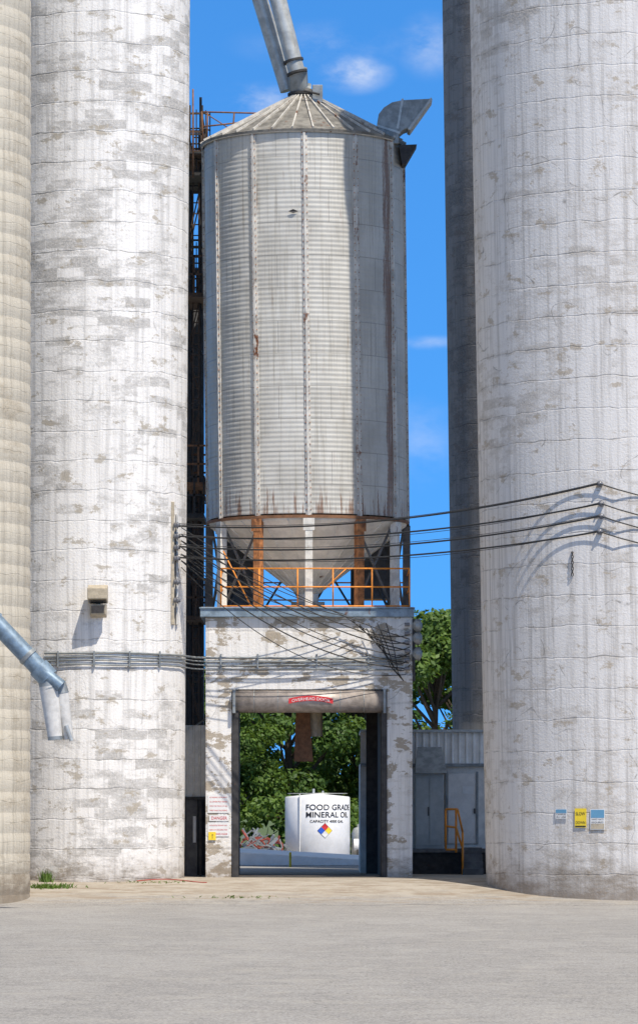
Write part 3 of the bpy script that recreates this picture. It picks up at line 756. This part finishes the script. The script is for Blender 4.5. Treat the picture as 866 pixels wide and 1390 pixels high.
for i in range(80):
    x=X(random.uniform(328,386),44); zz=random.uniform(.1,.8); yy=44+random.uniform(-1.5,1.5)
    a=Vector((x,yy,zz)); b=a+Vector((random.uniform(-.6,.6),random.uniform(-.3,.3),random.uniform(-.4,.4)))
    (pf if i%4 else pr).append(bar_vf(a,b,random.uniform(.03,.09)))
for i in range(4):
    c=Vector((X(337+12*i,44),44,.4)); rr=.3
    pr.append(tube_vf([c+Vector((rr*math.cos(k*math.pi/8),0,rr*math.sin(k*math.pi/8))) for k in range(17)],.03,6,False))
merged('frames',pf,M['galvdk'],sc_); merged('wheels_and_bars',pr,M['redrust'],sc_)
t2=emp('small_storage_tank'); y=47.
revolve('shell',[(.01,0),(.34,.0),(.34,.9),(.25,1.1),(.12,1.15),(.12,1.25),(.01,1.25)],X(489,y),y,24,M['galv'],t2)
t3=emp('small_storage_tank')
tube('drum',[(X(480,y),46,.45),(X(505,y),46,.45)],.25,M['white'],t3,20)
box('cradle_a',X(484,y),X(486,y),45.8,46.2,0,.3,M['dark'],t3); box('cradle_b',X(498,y),X(500,y),45.8,46.2,0,.3,M['dark'],t3)

tube('red_hose',[(X(px,-3.),-2.6-.5*math.sin(px*.05),gz(-2.6-.5*math.sin(px*.05))+.02) for px in range(185,282,6)],.012,M['hose'],None,6)
def tuft(name,cx,cy,w,nn,h):
    V=[];Fc=[]
    for i in range(nn):
        x=cx+random.gauss(0,w); y=cy+random.gauss(0,.12); a=random.uniform(0,6.28); hh=h*random.uniform(.4,1)
        dx,dy=math.cos(a)*.02,math.sin(a)*.02; lx,ly=random.uniform(-.12,.12),random.uniform(-.12,.12); z=gz(y)
        o=len(V); V+=[(x-dx,y-dy,z-.01),(x+dx,y+dy,z-.01),(x+lx*.5+dx,y+ly*.5+dy,z+hh*.6),(x+lx,y+ly,z+hh)]; Fc+=[(o,o+1,o+2,o+3)]
    mk(name,V,Fc,M['leaf'])
tuft('weeds',X(66,-4.2),-4.2,.28,260,.14)
tuft('weeds',X(64,-2.5),-2.75,.08,60,.35)
tuft('weeds',X(205,-2.6),-3.0,.5,50,.07)
tuft('weeds',X(320,-6),-6.2,.6,60,.06)

# ---------------------------------------------------------------- trees
def leaves(clumps,n,size,zmin=0.3):
    cs=np.array([c[:3] for c in clumps]); rs=np.array([c[3] for c in clumps])
    idx=np.random.choice(len(clumps),n,p=rs**2/np.sum(rs**2))
    d=np.random.normal(size=(n,3)); d/=np.linalg.norm(d,axis=1)[:,None]
    r=rs[idx]*np.random.uniform(.35,1.08,n)**.6
    p=cs[idx]+d*r[:,None]*np.array([1,1,.75])
    nrm=d*.6+np.random.normal(size=(n,3))*.5+np.array([0,-.1,.4]); nrm/=np.linalg.norm(nrm,axis=1)[:,None]
    t=np.cross(nrm,np.random.normal(size=(n,3))); t/=np.linalg.norm(t,axis=1)[:,None]; b=np.cross(nrm,t)
    s=size*np.random.uniform(.6,1.35,n)[:,None]
    V=np.stack([p-t*s,p-b*s*.55,p+t*s,p+b*s*.55],1).reshape(-1,3)
    V[:,2]=np.maximum(V[:,2],zmin*.1)
    return V
def leafmesh(name,V,mat):
    n=len(V)//4; me=bpy.data.meshes.new(name)
    me.vertices.add(len(V)); me.vertices.foreach_set('co',V.astype(np.float32).ravel())
    me.loops.add(4*n); me.loops.foreach_set('vertex_index',np.arange(4*n,dtype=np.int32))
    me.polygons.add(n); me.polygons.foreach_set('loop_start',np.arange(0,4*n,4,dtype=np.int32)); me.polygons.foreach_set('loop_total',np.full(n,4,dtype=np.int32))
    me.materials.append(mat); me.update(calc_edges=True); me.validate(); return me
def treedata(i,H,cw,mat):
    rng=random.Random(i*13+5); cl=[]; limbs=[]
    tr=[Vector((0,0,-.2)),Vector((.1,0,H*.25)),Vector((-.05,.1,H*.5)),Vector((.1,0,H*.82))]
    limbs.append(tube_vf(tr,[.26,.2,.14,.04],8))
    for k in range(34):
        a=rng.uniform(0,6.28); hz_=rng.uniform(.2,.97); rad=cw*math.sqrt(max(.05,1-((hz_-.5)/.52)**2))*rng.uniform(.45,1.0)
        c=Vector((rad*math.cos(a),rad*math.sin(a),H*hz_)); cl.append((c.x,c.y,c.z,rng.uniform(.5,1.2)))
        s=Vector((0,0,H*max(.15,hz_-.25))); limbs.append(tube_vf([s,s.lerp(c,.5)+Vector((0,0,-.15)),c],[.08,.05,.02],6))
    for k in range(8): cl.append((rng.uniform(-.7,.7),rng.uniform(-.7,.7),H*(.75+.03*k),rng.uniform(.5,.9)))
    return leafmesh('crown_mesh_%d'%i,leaves(cl,18000,.12),mat),limbs
TD=[]
for i,(H,cw,m) in enumerate(((9.3,3.0,'leaf'),(8.6,3.3,'leaf2'),(9.0,2.6,'leaf'))):
    me,lm=treedata(i,H,cw,M[m]); V=[];Fc=[]
    for v,f in lm:
        o=len(V); V+=[tuple(p) for p in v]; Fc+=[tuple(a+o for a in q) for q in f]
    tm=bpy.data.meshes.new('limbs_%d'%i); tm.from_pydata(V,[],Fc); tm.materials.append(M['bark']); TD.append((me,tm))
for (x,y,k,s,r) in ((4.9,60,0,1.08,.3),(-1.2,62,1,1.05,1.4),(-4.2,58,2,.9,2.),(1.7,68,2,1.12,4.),(9.2,62,1,1.12,3.),(-8.5,64,0,1.1,5.),(14,60,2,1.15,.7),(-15,60,1,1.15,2.2),(6.6,70,2,1.15,2.9)):
    e=emp('deciduous_tree'); e.location=(x,y,0); e.scale=(s,s,s); e.rotation_euler=(0,0,r)
    for nm,me in (('crown',TD[k][0]),('trunk_and_limbs',TD[k][1])):
        o=bpy.data.objects.new(nm,me); scene.collection.objects.link(o); o.parent=e
cl=[(random.uniform(-26,26),random.uniform(55,58),random.uniform(.3,2.0),random.uniform(.5,1.1)) for _ in range(150)]
o=bpy.data.objects.new('hedgerow_bushes',leafmesh('bush_mesh',leaves(cl,30000,.13),M['leaf'])); scene.collection.objects.link(o)
cl=[(random.uniform(-90,90),random.uniform(85,95),random.uniform(.5,8.0),random.uniform(1.6,3.)) for _ in range(260)]
o=bpy.data.objects.new('distant_tree_line',leafmesh('far_mesh',leaves(cl,36000,.38),M['leaf2'])); scene.collection.objects.link(o)

# ---------------------------------------------------------------- sky + sun
w=bpy.data.worlds.new('World'); scene.world=w; w.use_nodes=True; t=w.node_tree; bg=t.nodes['Background']
sky=t.nodes.new('ShaderNodeTexSky'); sky.sky_type='NISHITA'; sky.sun_disc=False
EL=math.radians(57); az=math.radians(32); sx,sy=math.sin(az),-math.cos(az); AZ=math.atan2(sx,sy)
sky.sun_elevation=EL; sky.sun_rotation=AZ; sky.air_density=1.0; sky.dust_density=.3; sky.ozone_density=2.0
tc=t.nodes.new('ShaderNodeTexCoord')
va=t.nodes.new('ShaderNodeVectorMath'); va.operation='ADD'; t.links.new(tc.outputs['Generated'],va.inputs[0]); va.inputs[1].default_value=(0,0,.25)
vn=t.nodes.new('ShaderNodeVectorMath'); vn.operation='NORMALIZE'; t.links.new(va.outputs[0],vn.inputs[0]); t.links.new(vn.outputs[0],sky.inputs[0])
nz_=t.nodes.new('ShaderNodeTexNoise'); mpn=t.nodes.new('ShaderNodeMapping'); mpn.inputs[3].default_value=(1,1,1.9)
t.links.new(tc.outputs['Generated'],mpn.inputs[0]); t.links.new(mpn.outputs[0],nz_.inputs['Vector']); nz_.inputs['Scale'].default_value=34; nz_.inputs['Detail'].default_value=6; nz_.inputs['Roughness'].default_value=.6
def m_(op,a,b):
    n=t.nodes.new('ShaderNodeMath'); n.operation=op
    for i,v in enumerate((a,b)):
        if isinstance(v,bpy.types.NodeSocket): t.links.new(v,n.inputs[i])
        else: n.inputs[i].default_value=v
    return n.outputs[0]
tot=None
for px,py,rx,rz,amp in ((482,97,48,26,.9),(352,136,50,24,.7),(585,60,45,40,.45),(585,465,50,10,.3),(450,60,120,30,.25),(570,600,60,60,.2)):
    d=Vector(((px-433)/F,1,(1104-py)/F)).normalized()
    s=t.nodes.new('ShaderNodeVectorMath'); s.operation='SUBTRACT'; t.links.new(tc.outputs['Generated'],s.inputs[0]); s.inputs[1].default_value=d
    mu=t.nodes.new('ShaderNodeVectorMath'); mu.operation='MULTIPLY'; t.links.new(s.outputs[0],mu.inputs[0]); mu.inputs[1].default_value=(F/rx,1,F/rz)
    ln=t.nodes.new('ShaderNodeVectorMath'); ln.operation='LENGTH'; t.links.new(mu.outputs[0],ln.inputs[0])
    mr=t.nodes.new('ShaderNodeMapRange'); mr.interpolation_type='SMOOTHSTEP'; t.links.new(ln.outputs['Value'],mr.inputs['Value']); mr.inputs['From Min'].default_value=0; mr.inputs['From Max'].default_value=1.3; mr.inputs['To Min'].default_value=amp; mr.inputs['To Max'].default_value=0
    tot=mr.outputs[0] if tot is None else m_('MAXIMUM',tot,mr.outputs[0])
r2=t.nodes.new('ShaderNodeMapRange'); r2.interpolation_type='SMOOTHSTEP'; t.links.new(nz_.outputs[0],r2.inputs['Value']); r2.inputs['From Min'].default_value=.36; r2.inputs['From Max'].default_value=.68
fac=m_('MULTIPLY',tot,r2.outputs[0])
spz=t.nodes.new('ShaderNodeSeparateXYZ'); t.links.new(tc.outputs['Generated'],spz.inputs[0])
me_=t.nodes.new('ShaderNodeMapRange'); me_.interpolation_type='SMOOTHSTEP'; t.links.new(spz.outputs[2],me_.inputs['Value']); me_.inputs['From Min'].default_value=.25; me_.inputs['From Max'].default_value=.5; me_.inputs['To Min'].default_value=1; me_.inputs['To Max'].default_value=0
tint=t.nodes.new('ShaderNodeMix'); tint.data_type='RGBA'; t.links.new(me_.outputs[0],tint.inputs[0]); tint.inputs[6].default_value=(1.35,1.06,.80,1); tint.inputs[7].default_value=(.38,1.02,1.55,1)
mul=t.nodes.new('ShaderNodeMix'); mul.data_type='RGBA'; mul.blend_type='MULTIPLY'; mul.inputs[0].default_value=1; t.links.new(sky.outputs[0],mul.inputs[6]); t.links.new(tint.outputs[2],mul.inputs[7])
mx=t.nodes.new('ShaderNodeMix'); mx.data_type='RGBA'; t.links.new(fac,mx.inputs[0]); t.links.new(mul.outputs[2],mx.inputs[6]); mx.inputs[7].default_value=(6.2,6.4,6.8,1)
t.links.new(mx.outputs[2],bg.inputs[0]); bg.inputs[1].default_value=.15
sd_=bpy.data.lights.new('sun','SUN'); sd_.energy=5.0; sd_.angle=math.radians(.5); sd_.color=(1,.935,.84)
so=bpy.data.objects.new('sun',sd_); scene.collection.objects.link(so)
dv=Vector((sx*math.cos(EL),sy*math.cos(EL),math.sin(EL)))
so.rotation_euler=dv.to_track_quat('Z','Y').to_euler(); so.location=(30,-30,50)

cam=bpy.data.cameras.new('camera'); co=bpy.data.objects.new('camera',cam); scene.collection.objects.link(co)
co.location=(0,-D,CH); co.rotation_euler=(math.radians(90),0,0)
cam.sensor_fit='HORIZONTAL'; cam.sensor_width=36; cam.lens=36*F/866; cam.shift_y=409/866; cam.clip_start=1; cam.clip_end=3000
scene.camera=co
scene.view_settings.view_transform='Standard'; scene.view_settings.look='None'; scene.view_settings.exposure=0
